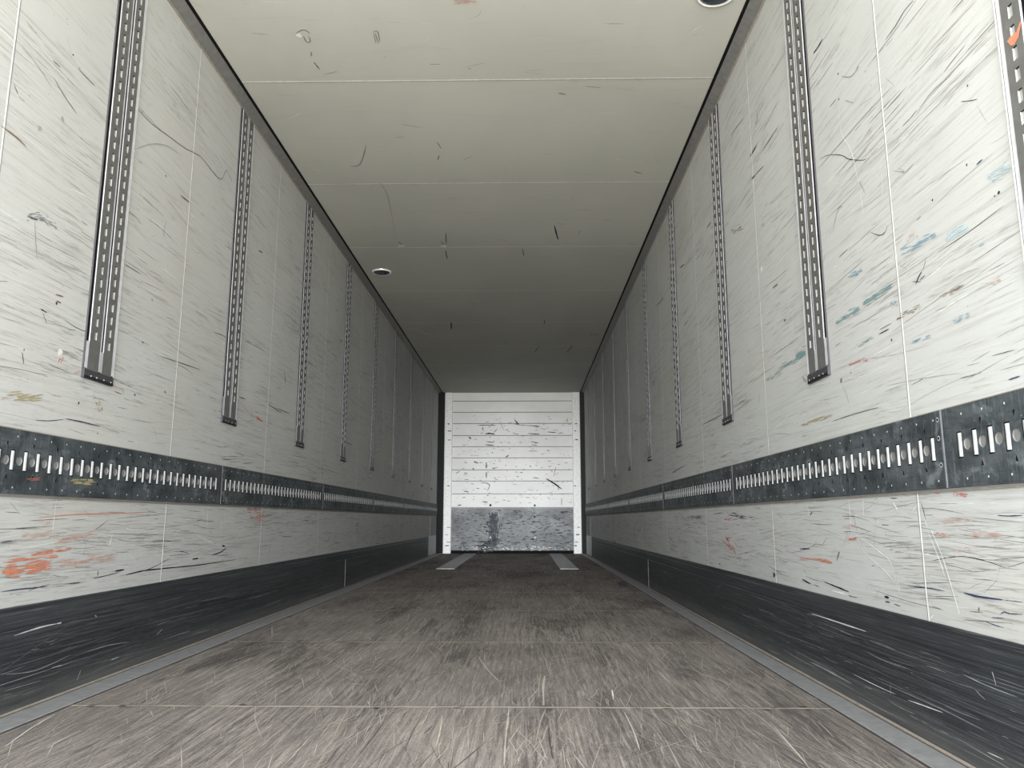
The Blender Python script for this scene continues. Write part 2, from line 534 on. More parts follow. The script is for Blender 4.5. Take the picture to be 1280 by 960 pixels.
# left
mb = MB()
mb.box((WL - .08, Y0, -.05), (WL, Y1 + .08, CEIL + .1), 'wall_l')
seams(mb, 'L', rl); random_marks(mb, 'L', rl)
S = lambda *a, **k: stroke(mb, 'L', *a, **k)
S([(171, 135), (190, 155), (213, 172), (232, 186), (250, 195), (262, 210), (272, 222), (278, 223), (283, 212), (290, 228)], .9, 'm_black', taper=False)
S([(0, 157), (18, 170), (33, 184)], 2.2, 'm_brown'); S([(97, 85), (108, 97), (118, 107)], 1.3, 'm_dark')
S([(66, 96), (80, 120), (96, 143)], 1.2, 'm_dark'); S([(17, 105), (22, 118)], 1.3, 'm_dark'); S([(65, 75), (75, 84)], 1.2, 'm_dark')
S([(90, 68), (92, 69)], 2, 'm_black'); S([(25, 55), (45, 80), (65, 110)], 1.2, 'm_mid'); S([(168, 187), (188, 180), (208, 182), (222, 192)], 1.6, 'm_mid')
blob(mb, 'L', 78, 149, 3, 'm_mid'); blob(mb, 'L', 49, 160, 3.5, 'm_mid'); blob(mb, 'L', 207, 220, 1.3, 'm_black')
scuff(mb, 'L', [(32, 270), (52, 272)], 1.6, 'm_bluegrey', 16, 5); scuff(mb, 'L', [(50, 270), (68, 284)], 1.2, 'm_bluegrey', 12, 5)
S([(43, 276), (44, 300), (46, 325)], 1.2, 'm_grey'); S([(37, 272), (47, 275)], 2.2, 'm_dark')
for a, b in (((69, 368), (79, 371)), ((70, 376), (76, 379))): S([a, b], 2.2, 'm_brown')
blob(mb, 'L', 70, 379, 2.0, 'm_dark'); S([(75, 351), (79, 360)], 1.2, 'm_peach')
S([(50, 386), (58, 391)], 2, 'm_dark'); S([(53, 392), (58, 405)], 1.2, 'm_brown'); S([(80, 400), (100, 412), (120, 416)], 1.0, 'm_dark')
S([(72, 453), (76, 447)], 1.8, 'm_red'); S([(75, 454), (79, 446)], 1.4, 'm_red'); blob(mb, 'L', 75, 440, 5, 'm_emb', .0007)
S([(27, 440), (29, 455)], 1.6, 'm_dark'); S([(92, 467), (100, 463)], 2, 'm_peach'); S([(140, 482), (155, 487)], 1.8, 'm_peach'); S([(142, 489), (152, 493)], 1.6, 'm_brown')
scuff(mb, 'L', [(0, 498), (47, 494)], 2.0, 'm_yel', 14, 6); scuff(mb, 'L', [(121, 500), (126, 512)], 1.5, 'm_yel', 12, 4)
blob(mb, 'L', 98, 504, 1.6, 'm_dark'); S([(43, 525), (62, 526), (80, 524)], 1.1, 'm_navy'); S([(80, 523), (100, 527), (125, 533)], 1.6, 'm_navy')
S([(125, 533), (150, 541)], .8, 'm_mid'); S([(130, 480), (140, 483)], 2.2, 'm_black'); S([(177, 427), (179, 429)], 2, 'm_black')
S([(167, 492), (169, 495)], 2, 'm_black'); S([(205, 489), (207, 491)], 2, 'm_black')
S([(152, 260), (168, 270), (176, 280)], 1, 'm_grey'); S([(208, 275), (204, 290), (206, 296)], 2, 'm_mid'); S([(155, 330), (176, 343)], 1.2, 'm_dark')
S([(265, 415), (278, 419), (285, 425)], 1.0, 'm_dark'); S([(225, 244), (238, 254)], 2, 'm_dark'); S([(200, 445), (250, 462)], 1, 'm_dark')
S([(300, 500), (310, 515), (325, 524)], 1.8, 'm_peach'); S([(298, 496), (307, 499)], 1.2, 'm_black'); S([(320, 523), (329, 527)], 2, 'm_orange')
# lower left orange and red rubbing
scuff(mb, 'L', [(0, 716), (56, 706)], 2.2, 'm_orange', 34, 7, .001); scuff(mb, 'L', [(0, 703), (64, 696)], 1.5, 'm_orange', 12, 3)
scuff(mb, 'L', [(35, 693), (82, 687)], 1.8, 'm_orange', 14, 2.5); scuff(mb, 'L', [(25, 671), (62, 666)], 1.4, 'm_peach', 14, 5)
scuff(mb, 'L', [(45, 662), (60, 652)], 1.2, 'm_peach', 8, 4); scuff(mb, 'L', [(60, 680), (115, 667)], 1.3, 'm_peach', 16, 5)
scuff(mb, 'L', [(65, 707), (136, 697)], 1.4, 'm_peach', 22, 6); S([(44, 647), (95, 643), (140, 642), (188, 640)], 1.3, 'm_orange')
scuff(mb, 'L', [(307, 636), (324, 637)], 1.6, 'm_red', 12, 5); scuff(mb, 'L', [(308, 646), (326, 648)], 1.4, 'm_orange', 9, 5)
S([(0, 678), (15, 676)], 1.4, 'm_navy'); S([(0, 740), (20, 737), (40, 735), (60, 733)], 1.6, 'm_navy'); S([(35, 738), (45, 735), (62, 730)], 1, 'm_dark')
S([(155, 719), (175, 714), (200, 711), (250, 706), (297, 699)], 1.6, 'm_black'); S([(143, 714), (155, 712)], 2.2, 'm_black')
S([(264, 694), (276, 690), (283, 684)], 1.6, 'm_black'); S([(240, 699), (248, 698)], 2, 'm_black'); S([(277, 682), (281, 683)], 2.4, 'm_black')
S([(115, 723), (130, 720), (150, 715)], 1.2, 'm_dark'); S([(122, 713), (122, 720)], 1.2, 'm_black'); S([(85, 730), (100, 728)], 1.4, 'm_dark')
S([(140, 668), (136, 683)], 1.6, 'm_emb'); S([(296, 671), (296, 675)], 1.6, 'm_emb'); S([(118, 663), (135, 650)], .8, 'm_dark')
S([(370, 370), (375, 376)], 1.2, 'm_black'); S([(323, 313), (328, 316)], 2.0, 'm_dark'); S([(355, 465), (357, 480)], 2.4, 'm_dark')
S([(335, 505), (345, 512), (352, 516)], 1.2, 'm_dark'); S([(320, 520), (327, 527)], 2.4, 'm_red'); scuff(mb, 'L', [(320, 643), (328, 642)], 1.4, 'm_red', 6, 4)
S([(345, 510), (362, 517)], 1, 'm_black'); S([(432, 553), (440, 556)], 1.2, 'm_dark'); S([(424, 424), (429, 428)], 1.2, 'm_dark')
struct(mb.build('wall_left'))
# right
mb = MB()
mb.box((WR, Y0, -.05), (WR + .08, Y1 + .08, CEIL + .1), 'wall_r')
seams(mb, 'R', rr_); random_marks(mb, 'R', rr_)
S = lambda *a, **k: stroke(mb, 'R', *a, **k)
S([(1017, 67), (1022, 60), (1029, 48)], 2.6, 'm_black'); S([(1107, 50), (1120, 32), (1132, 12), (1143, 0)], 1.4, 'm_dark')
S([(1022, 212), (1050, 180), (1085, 140), (1118, 106)], 1.6, 'm_mid'); S([(1145, 145), (1165, 115), (1192, 92)], 1, 'm_grey')
blob(mb, 'R', 1049, 124, 1.3, 'm_black'); blob(mb, 'R', 1048, 92, 1.5, 'm_dark'); blob(mb, 'R', 1210, 107, 1.5, 'm_dark'); S([(1070, 90), (1074, 82)], 1.2, 'm_dark')
S([(1052, 95), (1063, 96), (1071, 88)], 1, 'm_grey'); S([(1056, 125), (1068, 129)], .9, 'm_grey')
S([(1024, 200), (1035, 194), (1052, 194), (1062, 199), (1080, 200), (1084, 196)], 1.2, 'm_dark'); S([(1115, 213), (1131, 215), (1124, 210)], 1, 'm_grey')
S([(1050, 130), (1052, 165), (1065, 190), (1076, 240)], 1.6, 'm_emb'); S([(1076, 240), (1080, 270)], 1.6, 'm_emb'); S([(1101, 205), (1103, 245), (1087, 262)], 1.2, 'm_emb')
S([(1088, 290), (1100, 294), (1107, 290), (1110, 281)], 1.3, 'm_dark'); S([(1041, 290), (1048, 262), (1054, 258)], 1.2, 'm_grey'); S([(1049, 322), (1060, 311)], 1.1, 'm_dark')
S([(1221, 206), (1229, 199)], 2.2, 'm_navy'); blob(mb, 'R', 1209, 206, 1.4, 'm_dark'); scuff(mb, 'R', [(1236, 226), (1260, 209)], 2, 'm_pblue', 24, 7)
scuff(mb, 'R', [(1182, 300), (1206, 284)], 2.2, 'm_pblue', 26, 6); scuff(mb, 'R', [(1125, 315), (1165, 296)], 1.5, 'm_blue', 18, 5)
S([(1148, 305), (1160, 297)], 2.2, 'm_teal'); S([(1146, 275), (1152, 270)], 1.6, 'm_blue'); S([(1224, 308), (1231, 304)], 2.6, 'm_blue')
scuff(mb, 'R', [(1060, 347), (1076, 338)], 1.5, 'm_blue', 12, 3); scuff(mb, 'R', [(1078, 380), (1112, 360)], 1.8, 'm_teal', 22, 3.5)
scuff(mb, 'R', [(1044, 404), (1071, 387)], 1.7, 'm_teal', 20, 3); scuff(mb, 'R', [(1113, 384), (1121, 378)], 1.6, 'm_blue', 8, 4)
scuff(mb, 'R', [(972, 463), (1003, 443)], 1.8, 'm_teal', 22, 3.5); scuff(mb, 'R', [(960, 478), (972, 464)], 1.4, 'm_teal', 8, 3)
scuff(mb, 'R', [(1188, 405), (1210, 394)], 1.3, 'm_blue', 10, 3); scuff(mb, 'R', [(1070, 435), (1090, 423)], 1.2, 'm_teal', 8, 2); scuff(mb, 'R', [(1135, 430), (1160, 420)], 1.1, 'm_blue', 8, 3)
scuff(mb, 'R', [(1060, 457), (1082, 449)], 1.4, 'm_red', 9, 2); scuff(mb, 'R', [(1120, 400), (1148, 385)], 1.2, 'm_brown', 10, 4); scuff(mb, 'R', [(1232, 358), (1250, 350)], 1.2, 'm_peach', 9, 4)
scuff(mb, 'R', [(1130, 300), (1145, 290)], 1.2, 'm_peach', 8, 6); scuff(mb, 'R', [(1175, 372), (1202, 358)], 1.4, 'm_brown', 12, 3)
S([(1145, 356), (1149, 346), (1153, 339)], 2.2, 'm_black'); S([(1141, 352), (1152, 352)], 1.2, 'm_dark'); S([(1150, 350), (1157, 344)], 1.2, 'm_dark'); S([(1154, 338), (1158, 325)], 1, 'm_dark')
S([(1168, 395), (1190, 380), (1215, 365)], 1.8, 'm_emb'); blob(mb, 'R', 1166, 250, 1.6, 'm_black'); blob(mb, 'R', 1249, 241, 2, 'm_black'); blob(mb, 'R', 1244, 245, 1.2, 'm_dark')
S([(1099, 418), (1112, 411)], 1.6, 'm_black'); blob(mb, 'R', 1115, 425, 1.8, 'm_dark'); S([(1100, 412), (1115, 404)], 1.6, 'm_grey')
S([(1200, 473), (1213, 470), (1228, 465)], 1.8, 'm_bluegrey'); S([(1261, 475), (1276, 470)], 2.2, 'm_navy'); S([(1240, 445), (1270, 437)], 1, 'm_dark')
S([(980, 401), (983, 399)], 2, 'm_black'); S([(966, 360), (973, 355)], 2, 'm_dark'); S([(1003, 470), (1008, 478)], 2.5, 'm_grey'); blob(mb, 'R', 1052, 475, 3.5, 'm_grey')
S([(1053, 480), (1058, 492), (1062, 505)], 1.6, 'm_mid'); scuff(mb, 'R', [(1000, 532), (1036, 520)], 1.4, 'm_yel', 10, 3); S([(1040, 527), (1070, 517), (1100, 509)], 1.2, 'm_dark')
S([(913, 170), (920, 160), (930, 147)], 1.5, 'm_grey'); S([(938, 195), (942, 189), (946, 182)], 2.4, 'm_black'); S([(940, 224), (944, 219)], 3, 'm_black'); S([(944, 219), (955, 207)], 1.2, 'm_dark')
S([(946, 137), (947, 148), (944, 156)], 2, 'm_grey'); S([(820, 383), (825, 378), (830, 371)], 1.6, 'm_black'); S([(884, 285), (889, 277)], 1.6, 'm_black'); scuff(mb, 'R', [(915, 291), (926, 285)], 1.5, 'm_brown', 10, 3)
blob(mb, 'R', 952, 337, 3.5, 'm_emb'); S([(938, 340), (940, 360), (943, 385)], 1.3, 'm_emb'); S([(855, 408), (860, 400)], 1.4, 'm_dark'); S([(850, 335), (856, 330)], 2, 'm_dark')
S([(878, 531), (890, 525), (905, 517)], 1.1, 'm_black'); S([(840, 592), (845, 588), (860, 580)], 1, 'm_black')
# lower right
S([(1168, 616), (1176, 617)], 1.4, 'm_red'); scuff(mb, 'R', [(1190, 616), (1208, 619)], 1.8, 'm_red', 9, 2.5); scuff(mb, 'R', [(1166, 654), (1210, 649)], 1.2, 'm_peach', 10, 3)
scuff(mb, 'R', [(1168, 667), (1182, 668)], 1.2, 'm_orange', 8, 3); scuff(mb, 'R', [(1210, 667), (1247, 668)], 1.4, 'm_peach', 14, 5); scuff(mb, 'R', [(1195, 687), (1212, 686)], 1.3, 'm_peach', 8, 4)
scuff(mb, 'R', [(1058, 673), (1070, 673)], 1.8, 'm_orange', 10, 3); scuff(mb, 'R', [(995, 697), (1035, 702)], 1.2, 'm_orange', 12, 2.5); scuff(mb, 'R', [(1050, 658), (1068, 660)], 1.1, 'm_peach', 8, 3)
S([(1046, 702), (1049, 692), (1050, 690)], 2, 'm_dark'); S([(1000, 686), (1014, 686)], 1.8, 'm_navy'); S([(1013, 644), (1016, 640)], 1.8, 'm_black')
S([(1247, 644), (1262, 645), (1280, 644)], 1.6, 'm_navy'); S([(1165, 663), (1180, 700), (1200, 767)], 2.2, 'm_emb', taper=False); S([(1160, 664), (1175, 700), (1182, 722)], 2, 'm_emb')
S([(1163, 664), (1178, 701), (1196, 757)], 1, 'm_mid'); S([(1152, 628), (1158, 650)], 1.4, 'm_dark'); S([(1151, 632), (1160, 660)], 1.6, 'm_emb')
S([(1070, 667), (1082, 690), (1108, 715), (1120, 730)], 2, 'm_emb'); S([(1068, 666), (1098, 688), (1115, 705), (1124, 745)], 1.4, 'm_emb'); S([(1072, 669), (1084, 692), (1110, 717)], 1, 'm_mid')
S([(1117, 628), (1123, 638)], 3, 'm_emb'); S([(1079, 622), (1080, 645)], 2.4, 'm_emb'); S([(1122, 720), (1126, 745)], 1.4, 'm_emb'); S([(1141, 640), (1146, 632)], 1.4, 'm_emb')
S([(1133, 732), (1160, 735), (1182, 739)], 1.5, 'm_navy'); S([(1205, 741), (1225, 746), (1256, 750)], 3.2, 'm_navy', wob=.1); S([(1256, 750), (1280, 753)], 1, 'm_navy')
S([(1251, 768), (1256, 765), (1263, 767), (1280, 768)], 1.7, 'm_navy'); S([(1233, 777), (1243, 781), (1256, 785)], 1.4, 'm_navy'); S([(1240, 772), (1257, 773)], 1.2, 'm_navy')
blob(mb, 'R', 1224, 762, 2.5, 'm_grey'); blob(mb, 'R', 968, 719, 3.5, 'm_black'); S([(1003, 724), (1014, 730)], 2.4, 'm_black'); S([(1030, 727), (1050, 735), (1062, 740)], 2.2, 'm_black')
S([(1106, 746), (1112, 747)], 3.5, 'm_black'); S([(1107, 752), (1113, 753)], 2, 'm_navy'); S([(1118, 755), (1127, 758)], 1.2, 'm_dark'); S([(1040, 738), (1062, 744)], 2.4, 'm_emb')
S([(1163, 774), (1168, 768)], 1.6, 'm_emb'); blob(mb, 'R', 885, 701, 2, 'm_black'); blob(mb, 'R', 900, 705, 1.5, 'm_black')
scuff(mb, 'R', [(903, 672), (919, 690)], 1.5, 'm_red', 16, 8); scuff(mb, 'R', [(905, 651), (915, 648)], 1.3, 'm_red', 6, 2); scuff(mb, 'R', [(802, 648), (806, 672)], 1.3, 'm_red', 12, 4)
scuff(mb, 'R', [(858, 645), (875, 647)], 1.1, 'm_dark', 8, 2); scuff(mb, 'R', [(910, 643), (940, 647)], 1, 'm_dark', 10, 3); S([(766, 642), (766, 675)], 2, 'm_black', taper=False)
S([(766, 675), (775, 683)], 1.6, 'm_black'); S([(842, 660), (835, 663), (842, 680)], 1, 'm_grey')
struct(mb.build('wall_right'))

# ------------------------------------------------------------------ ceiling
mb = MB()
mb.box((WL - .08, Y0, CEIL), (WR + .08, Y1 + .08, CEIL + .1), 'ceil')
rc = random.Random(5)
for k in range(-3, 9):
    y = 3.483 + 1.184 * k
    if Y0 < y < Y1:
        ribbon(mb, 'C', [(WL + .03 + (WR - WL - .06) * i / 10, y) for i in range(11)], .0065, 'seam', .0012, taper=False, wob=.3)
        ribbon(mb, 'C', [(WL + .03 + (WR - WL - .06) * i / 10, y + .008) for i in range(11)], .004, 'm_mid', .0008, taper=False)
for _ in range(300):
    x = rc.uniform(WL + .06, WR - .06); y = 2.2 + 10.5 * rc.random() ** 1.3
    an = rc.uniform(0, 3.14) if rc.random() < .5 else rc.gauss(0, .2); ln = rc.uniform(.01, .12)
    x2, y2 = x + math.cos(an) * ln, y + math.sin(an) * ln
    if WL + .05 < x2 < WR - .05:
        ribbon(mb, 'C', [(x, y), ((x + x2) / 2 + rc.gauss(0, .006), (y + y2) / 2), (x2, y2)], rc.choice((.001, .0015, .003)), rc.choice(('m_mid', 'm_mid', 'm_grey', 'm_grey', 'm_dark', 'm_lite')), .0004 + rc.random() * .0004)
S = lambda *a, **k: stroke(mb, 'C', *a, **k)
S([(370, 41), (380, 37), (388, 42)], 1.4, 'm_dark'); S([(379, 44), (383, 52), (388, 51), (385, 43)], 1.2, 'm_dark'); blob(mb, 'C', 373, 44, 4, 'm_lite'); S([(392, 77), (400, 87)], 1.4, 'm_black')
S([(466, 40), (472, 39), (475, 53)], 1.2, 'm_dark'); S([(467, 41), (470, 54)], 1.2, 'm_grey'); S([(469, 41), (473, 54)], 1, 'm_dark'); S([(389, 64), (389, 70)], 1.6, 'm_grey')
scuff(mb, 'C', [(565, 2), (592, 1)], 2.4, 'm_peach', 14, 3); S([(585, 85), (589, 86)], 1.6, 'm_grey'); S([(693, 281), (695, 290), (698, 300)], 2.6, 'm_black'); S([(792, 214), (803, 217)], 2, 'm_dark')
S([(697, 116), (708, 118)], 3, 'm_grey'); S([(546, 177), (552, 186)], 1.2, 'm_dark'); S([(547, 200), (549, 194)], 1.6, 'm_dark'); S([(435, 207), (450, 205), (458, 180)], 1.8, 'm_grey')
for u in (502, 555): blob(mb, 'C', u, 307.5, 4.5, 'm_lite', .0016, 8, .6); S([(u - 4, 302), (u, 305)], 1.6, 'm_black')
S([(557, 290), (558, 306)], 1.2, 'm_black'); S([(557, 313), (559, 324)], 2, 'm_dark'); S([(653, 311), (655, 320)], 1.5, 'm_dark'); S([(752, 275), (765, 276)], .8, 'm_grey')
S([(503, 410), (520, 412), (540, 420), (560, 424)], 1.4, 'm_lite'); S([(564, 402), (564, 412)], 2, 'm_black'); scuff(mb, 'C', [(736, 418), (748, 418)], 1.6, 'm_navy', 12, 2); S([(627, 425), (638, 431)], 2.4, 'm_mid')
S([(680, 405), (681, 400)], 1.4, 'm_black'); S([(708, 441), (716, 431)], 1.4, 'm_black'); S([(668, 441), (674, 432)], 1.4, 'm_dark'); S([(475, 228), (478, 232), (486, 250), (495, 300)], 1.3, 'm_mid')
S([(544, 466), (556, 466)], 1.6, 'm_black'); S([(595, 455), (605, 456)], 1, 'm_dark')
struct(mb.build('ceiling'))

# sloped strips where walls meet the ceiling
for nm, s in (('trim_1', 1), ('trim_2', -1)):
    mb = MB()
    x0 = WL if s > 0 else -WR
    mb.extrude([(x0, CEIL - .03), (x0 + .006, CEIL - .030), (x0 + .048, CEIL - .004), (x0 + .052, CEIL), (x0, CEIL)], 'y', Y0, Y1, ['bead', 'cove', 'black', 'black', 'black'])
    mb.extrude([(x0, CEIL - .041), (x0 + .007, CEIL - .038), (x0 + .007, CEIL - .031), (x0, CEIL - .030)], 'y', Y0, Y1, 'bead')
    mb.box((x0 + .047, Y0, CEIL - .0035), (x0 + .063, Y1, CEIL - .001), 'black')
    struct(mb.build(nm, mirror=(s < 0)))

# ------------------------------------------------------------------ floor
mb = MB()
mb.box((WL - .08, Y0, -.1), (WR + .08, Y1 + .08, 0), 'floor')
rf = random.Random(3)
FS = [-.05, 1.18, 2.405, 3.63, 4.86, 6.05, 7.28, 8.5, 9.7, 10.9, 12.1]
for y in FS:
    n = 26
    ribbon(mb, 'F', [(WL + .1 + (WR - WL - .2) * i / n, y + rf.gauss(0, .0008)) for i in range(n + 1)], .008, 'dirt', .0010, taper=False, wob=.5)
    ribbon(mb, 'F', [(WL + .1 + (WR - WL - .2) * i / n, y + .006) for i in range(n + 1)], .003, 'm_fdark', .0013, taper=False, wob=.5)
    ribbon(mb, 'F', [(WL + .1 + (WR - WL - .2) * i / n, y - .008) for i in range(n + 1)], .006, 'm_tan2', .0007, taper=False, wob=.9)
    for x in (WL + .17, WL + .27, WL + .62, -.42, -.2, .05, .42, WR - .28, WR - .17):
        for dy in (-.018, .0):
            if rf.random() < .75:
                xx, yy = x + rf.gauss(0, .01), y + dy + rf.gauss(0, .004)
                mb.face([(xx + .011 * math.cos(a * .785) * rf.uniform(.6, 1.4), yy + .006 * math.sin(a * .785) * rf.uniform(.6, 1.3), .0019) for a in range(8)], 'rust' if rf.random() < .7 else 'm_black')
for i in range(6500):
    y = .8 + 9 * rf.random() ** 1.9; x = rf.uniform(WL + .12, WR - .12)
    far = min(1, y / 5)
    ln = rf.choice((.05, .1, .2, .4)) * rf.uniform(.5, 1.3)
    fan = (x + .24) * .15
    an = math.pi / 2 + (rf.gauss(0, .22) if rf.random() < .8 else rf.uniform(-1.4, 1.4)) - fan * .3
    dx, dy = math.cos(an) * ln, math.sin(an) * ln
    if not WL + .11 < x + dx < WR - .11: continue
    c = rf.gauss(0, .022) * ln
    wd = rf.choice((.0005, .0007, .001, .0015)) * (.7 + .5 * y / 3)
    if rf.random() < .04: wd *= 2.5
    ribbon(mb, 'F', [(x, y), (x + dx / 2 + c, y + dy / 2), (x + dx, y + dy)], wd, rf.choice(('m_tan', 'm_tan', 'm_tan2', 'm_tan2', 'm_tan2', 'm_fdark', 'm_fdark')), .0003 + rf.random() * .0006)
for _ in range(130):      # fans of scratches where pallets were turned
    x0 = rf.uniform(WL + .2, WR - .2); y0 = 1.2 + 5 * rf.random() ** 1.4; a0 = math.pi / 2 + rf.gauss(0, .35)
    for _ in range(rf.randint(4, 14)):
        an = a0 + rf.gauss(0, .12); ln = rf.uniform(.04, .22); x = x0 + rf.gauss(0, .05); y = y0 + rf.gauss(0, .12)
        if WL + .11 < x < WR - .11 and WL + .11 < x + math.cos(an) * ln < WR - .11:
            ribbon(mb, 'F', [(x, y), (x + math.cos(an) * ln, y + math.sin(an) * ln)], rf.uniform(.0008, .0022), rf.choice(('m_tan', 'm_tan2', 'm_tan')), .0004 + rf.random() * .0006)
S = lambda *a, **k: stroke(mb, 'F', *a, **k)
S([(636, 884), (635, 900), (632, 925), (630, 960)], 3.6, 'm_tan', wob=.5); S([(680, 884), (679, 860), (681, 845)], 3, 'm_tan', wob=.5); S([(438, 884), (425, 905), (418, 922)], 3, 'm_tan2')
S([(597, 820), (610, 838), (625, 853)], 2, 'm_tan'); S([(670, 930), (675, 905), (683, 884)], 3, 'm_tan2'); S([(780, 890), (792, 915), (800, 940)], 2.4, 'm_tan'); S([(765, 862), (767, 875)], 2, 'm_lite')
S([(553, 895), (550, 915), (545, 935)], 2.6, 'm_tan'); S([(620, 884), (640, 884)], 4, 'm_tan'); S([(5, 935), (40, 910), (70, 893)], 1.4, 'm_lite'); S([(340, 782), (340, 797)], 1.2, 'm_tan')
S([(930, 884), (960, 905), (1000, 950)], 2, 'm_tan2', wob=.5); S([(968, 910), (990, 935), (1010, 958)], 3, 'm_tan'); S([(1005, 855), (1025, 880)], 2, 'm_tan2'); S([(435, 855), (458, 856)], 3, 'm_tan')
struct(mb.build('floor'))

# metal edge strips between floor and walls
for nm, s in (('trim_3', 1), ('trim_4', -1)):
    mb = MB(); x0 = WL if s > 0 else -WR
    k = 1 if s > 0 else .86
    mb.extrude([(x0, 0), (x0 + .108 * k, 0), (x0 + .104 * k, .0045), (x0 + .075 * k, .0065), (x0 + .030, .008), (x0, .008)], 'y', Y0, Y1, 'kerb')
    mb.extrude([(x0 + .0, .008), (x0 + .016, .0082), (x0 + .015, .0105), (x0 + .011, .012), (x0, .012)], 'y', Y0, Y1, ['bead'] * 5)
    mb.box((x0 + .0181, Y0, .0075), (x0 + .0235, Y1, .0088), 'rust')
    mb.box((x0 + .1041 * k, Y0, .0), (x0 + .1041 * k + .007, Y1, .0022), 'm_fdark')
    struct(mb.build(nm, mirror=(s < 0)))

# black skirting
for nm, s in (('baseboard_left', 1), ('baseboard_right', -1)):
    mb = MB(); x0 = WL if s > 0 else -WR; sf = 'L' if s > 0 else 'R'
    prof = [(x0, .012), (x0 + .010, .012)]
    prof += [(x0 + .010, .232), (x0 + .0085, .234), (x0 + .0085, .238), (x0 + .0105, .241), (x0 + .0105, .276), (x0 + .009, .279), (x0 + .009, .282), (x0 + .0085, .297), (x0 + .006, .300), (x0, .300)]
    mb.extrude(prof, 'y', Y0, 11.75, 'skirt')
    rs = random.Random(17 if s > 0 else 18)
    mbl = mb
    def rib(pts, wd, mat):
        pts = [(p[0], min(.228, max(.03, p[1]))) for p in pts]
        i0 = len(mbl.v)
        ribbon(mbl, 'L', pts, wd, mat, .0106 + rs.random() * .0004)
        for i in range(i0, len(mbl.v)):
            v = mbl.v[i]; mbl.v[i] = (v[0] - WL + x0, v[1], v[2])
    for _ in range(900):
        y = .4 + 10.5 * rs.random() ** 1.6; z = rs.uniform(.03, .225); ln = rs.choice((.03, .1, .25, .5)) * rs.uniform(.5, 1.5)
        an = rs.gauss(0, .018) if rs.random() < .9 else rs.uniform(-1.5, 1.5)
        if abs(an) > .4: ln = min(ln, .05)
        rib([(y, z), (y + math.cos(an) * ln * .5, z + math.sin(an) * ln * .5 + rs.gauss(0, .002)), (y + math.cos(an) * ln, z + math.sin(an) * ln)], rs.choice((.0004, .0006, .0008)) * (.7 + y * .08), rs.choice(('m_sk', 'm_sk', 'm_sk2', 'm_sk2', 'm_sk2', 'm_skw', 'm_dark')))
    def pxr(px, wpx, mat):
        pts = [on(sf, *p) for p in px]; a, b = pts[0]
        rib(pts, .6 * wpx * math.dist(lift(sf, a, b, 0), (0, 0, EYE)) / FPX, mat)
    if s > 0:
        pxr([(12, 795), (45, 783), (68, 776)], 2.4, 'm_skw'); pxr([(66, 777), (72, 774), (73, 771)], 2, 'm_skw'); pxr([(0, 843), (40, 838), (85, 818)], 1.3, 'm_sk'); pxr([(92, 851), (97, 837)], 2.4, 'm_sk')
        pxr([(60, 835), (75, 831)], 1.8, 'm_sk'); pxr([(105, 815), (130, 807), (160, 802)], 1.2, 'm_sk'); pxr([(192, 794), (200, 786)], 2, 'm_sk'); pxr([(200, 800), (235, 788)], 1, 'm_sk')
        pxr([(135, 825), (145, 821)], 1.5, 'm_skw'); pxr([(115, 765), (117, 771)], 1.4, 'm_skw')
    else:
        pxr([(1017, 762), (1040, 771), (1065, 778), (1088, 787)], 2.2, 'm_skw'); pxr([(1016, 827), (1040, 839), (1070, 855)], 2.4, 'm_sk'); pxr([(1070, 842), (1100, 857), (1125, 868)], 1.4, 'm_skw')
        pxr([(1244, 815), (1247, 840), (1252, 858)], 1.8, 'm_skw'); pxr([(1210, 843), (1240, 857), (1280, 872)], 1.6, 'm_sk'); pxr([(1225, 862), (1238, 875)], 1.6, 'm_sk'); pxr([(1140, 875), (1160, 882), (1185, 891)], 1.6, 'm_skw')
        pxr([(1118, 855), (1118, 869)], 1.6, 'm_sk'); pxr([(1100, 850), (1180, 885), (1240, 915)], .9, 'm_sk'); pxr([(1240, 940), (1262, 950)], 1.4, 'm_skw')
        pxr([(905, 726), (900, 735), (898, 742)], 1.2, 'm_sk')
    # butt joint in the skirting
    for yj in (6.35,):
        mb.box((x0 + .010, yj, .015), (x0 + .0115, yj + .012, .232), 'm_sk')
    struct(mb.build(nm, mirror=(s < 0)))

# ------------------------------------------------------------------ bulkhead
mb = MB()
mb.box((WL - .08, Y1, -.1), (WR + .08, Y1 + .08, CEIL + .1), 'bulk')
Z = [.742, .967, 1.18, 1.367, 1.568, 1.757, 1.947, 2.152, 2.344, 2.537, CEIL]
for a, b in zip(Z[:-1], Z[1:]):
    # each board: face proud, with a V groove at its lower edge
    mb.extrude([(Y1, a + .001), (Y1 - .012, a + .011), (Y1 - .012, b - .002), (Y1, b)], 'z', 0, 1, 'bulk', caps=False) if False else None
    xa, xb = -1.25, .80
    y = Y1 - .014
    mb.face([(xa, y, a + .013), (xb, y, a + .013), (xb, y, b), (xa, y, b)], 'bulk')
    mb.face([(xa, Y1 - .001, a + .005), (xb, Y1 - .001, a + .005), (xb, y, a + .013), (xa, y, a + .013)], 'm_grey')
    mb.face([(xa, Y1 - .001, b), (xb, Y1 - .001, b), (xb, y, b), (xa, y, b)], 'm_grey')
def BS(px, w_, mat):
    i0 = len(mb.v)
    stroke(mb, 'B', px, w_, mat, .016)
def BSc(px, w_, mat, c, sp):
    scuff(mb, 'B', px, w_, mat, c, sp, .0165)
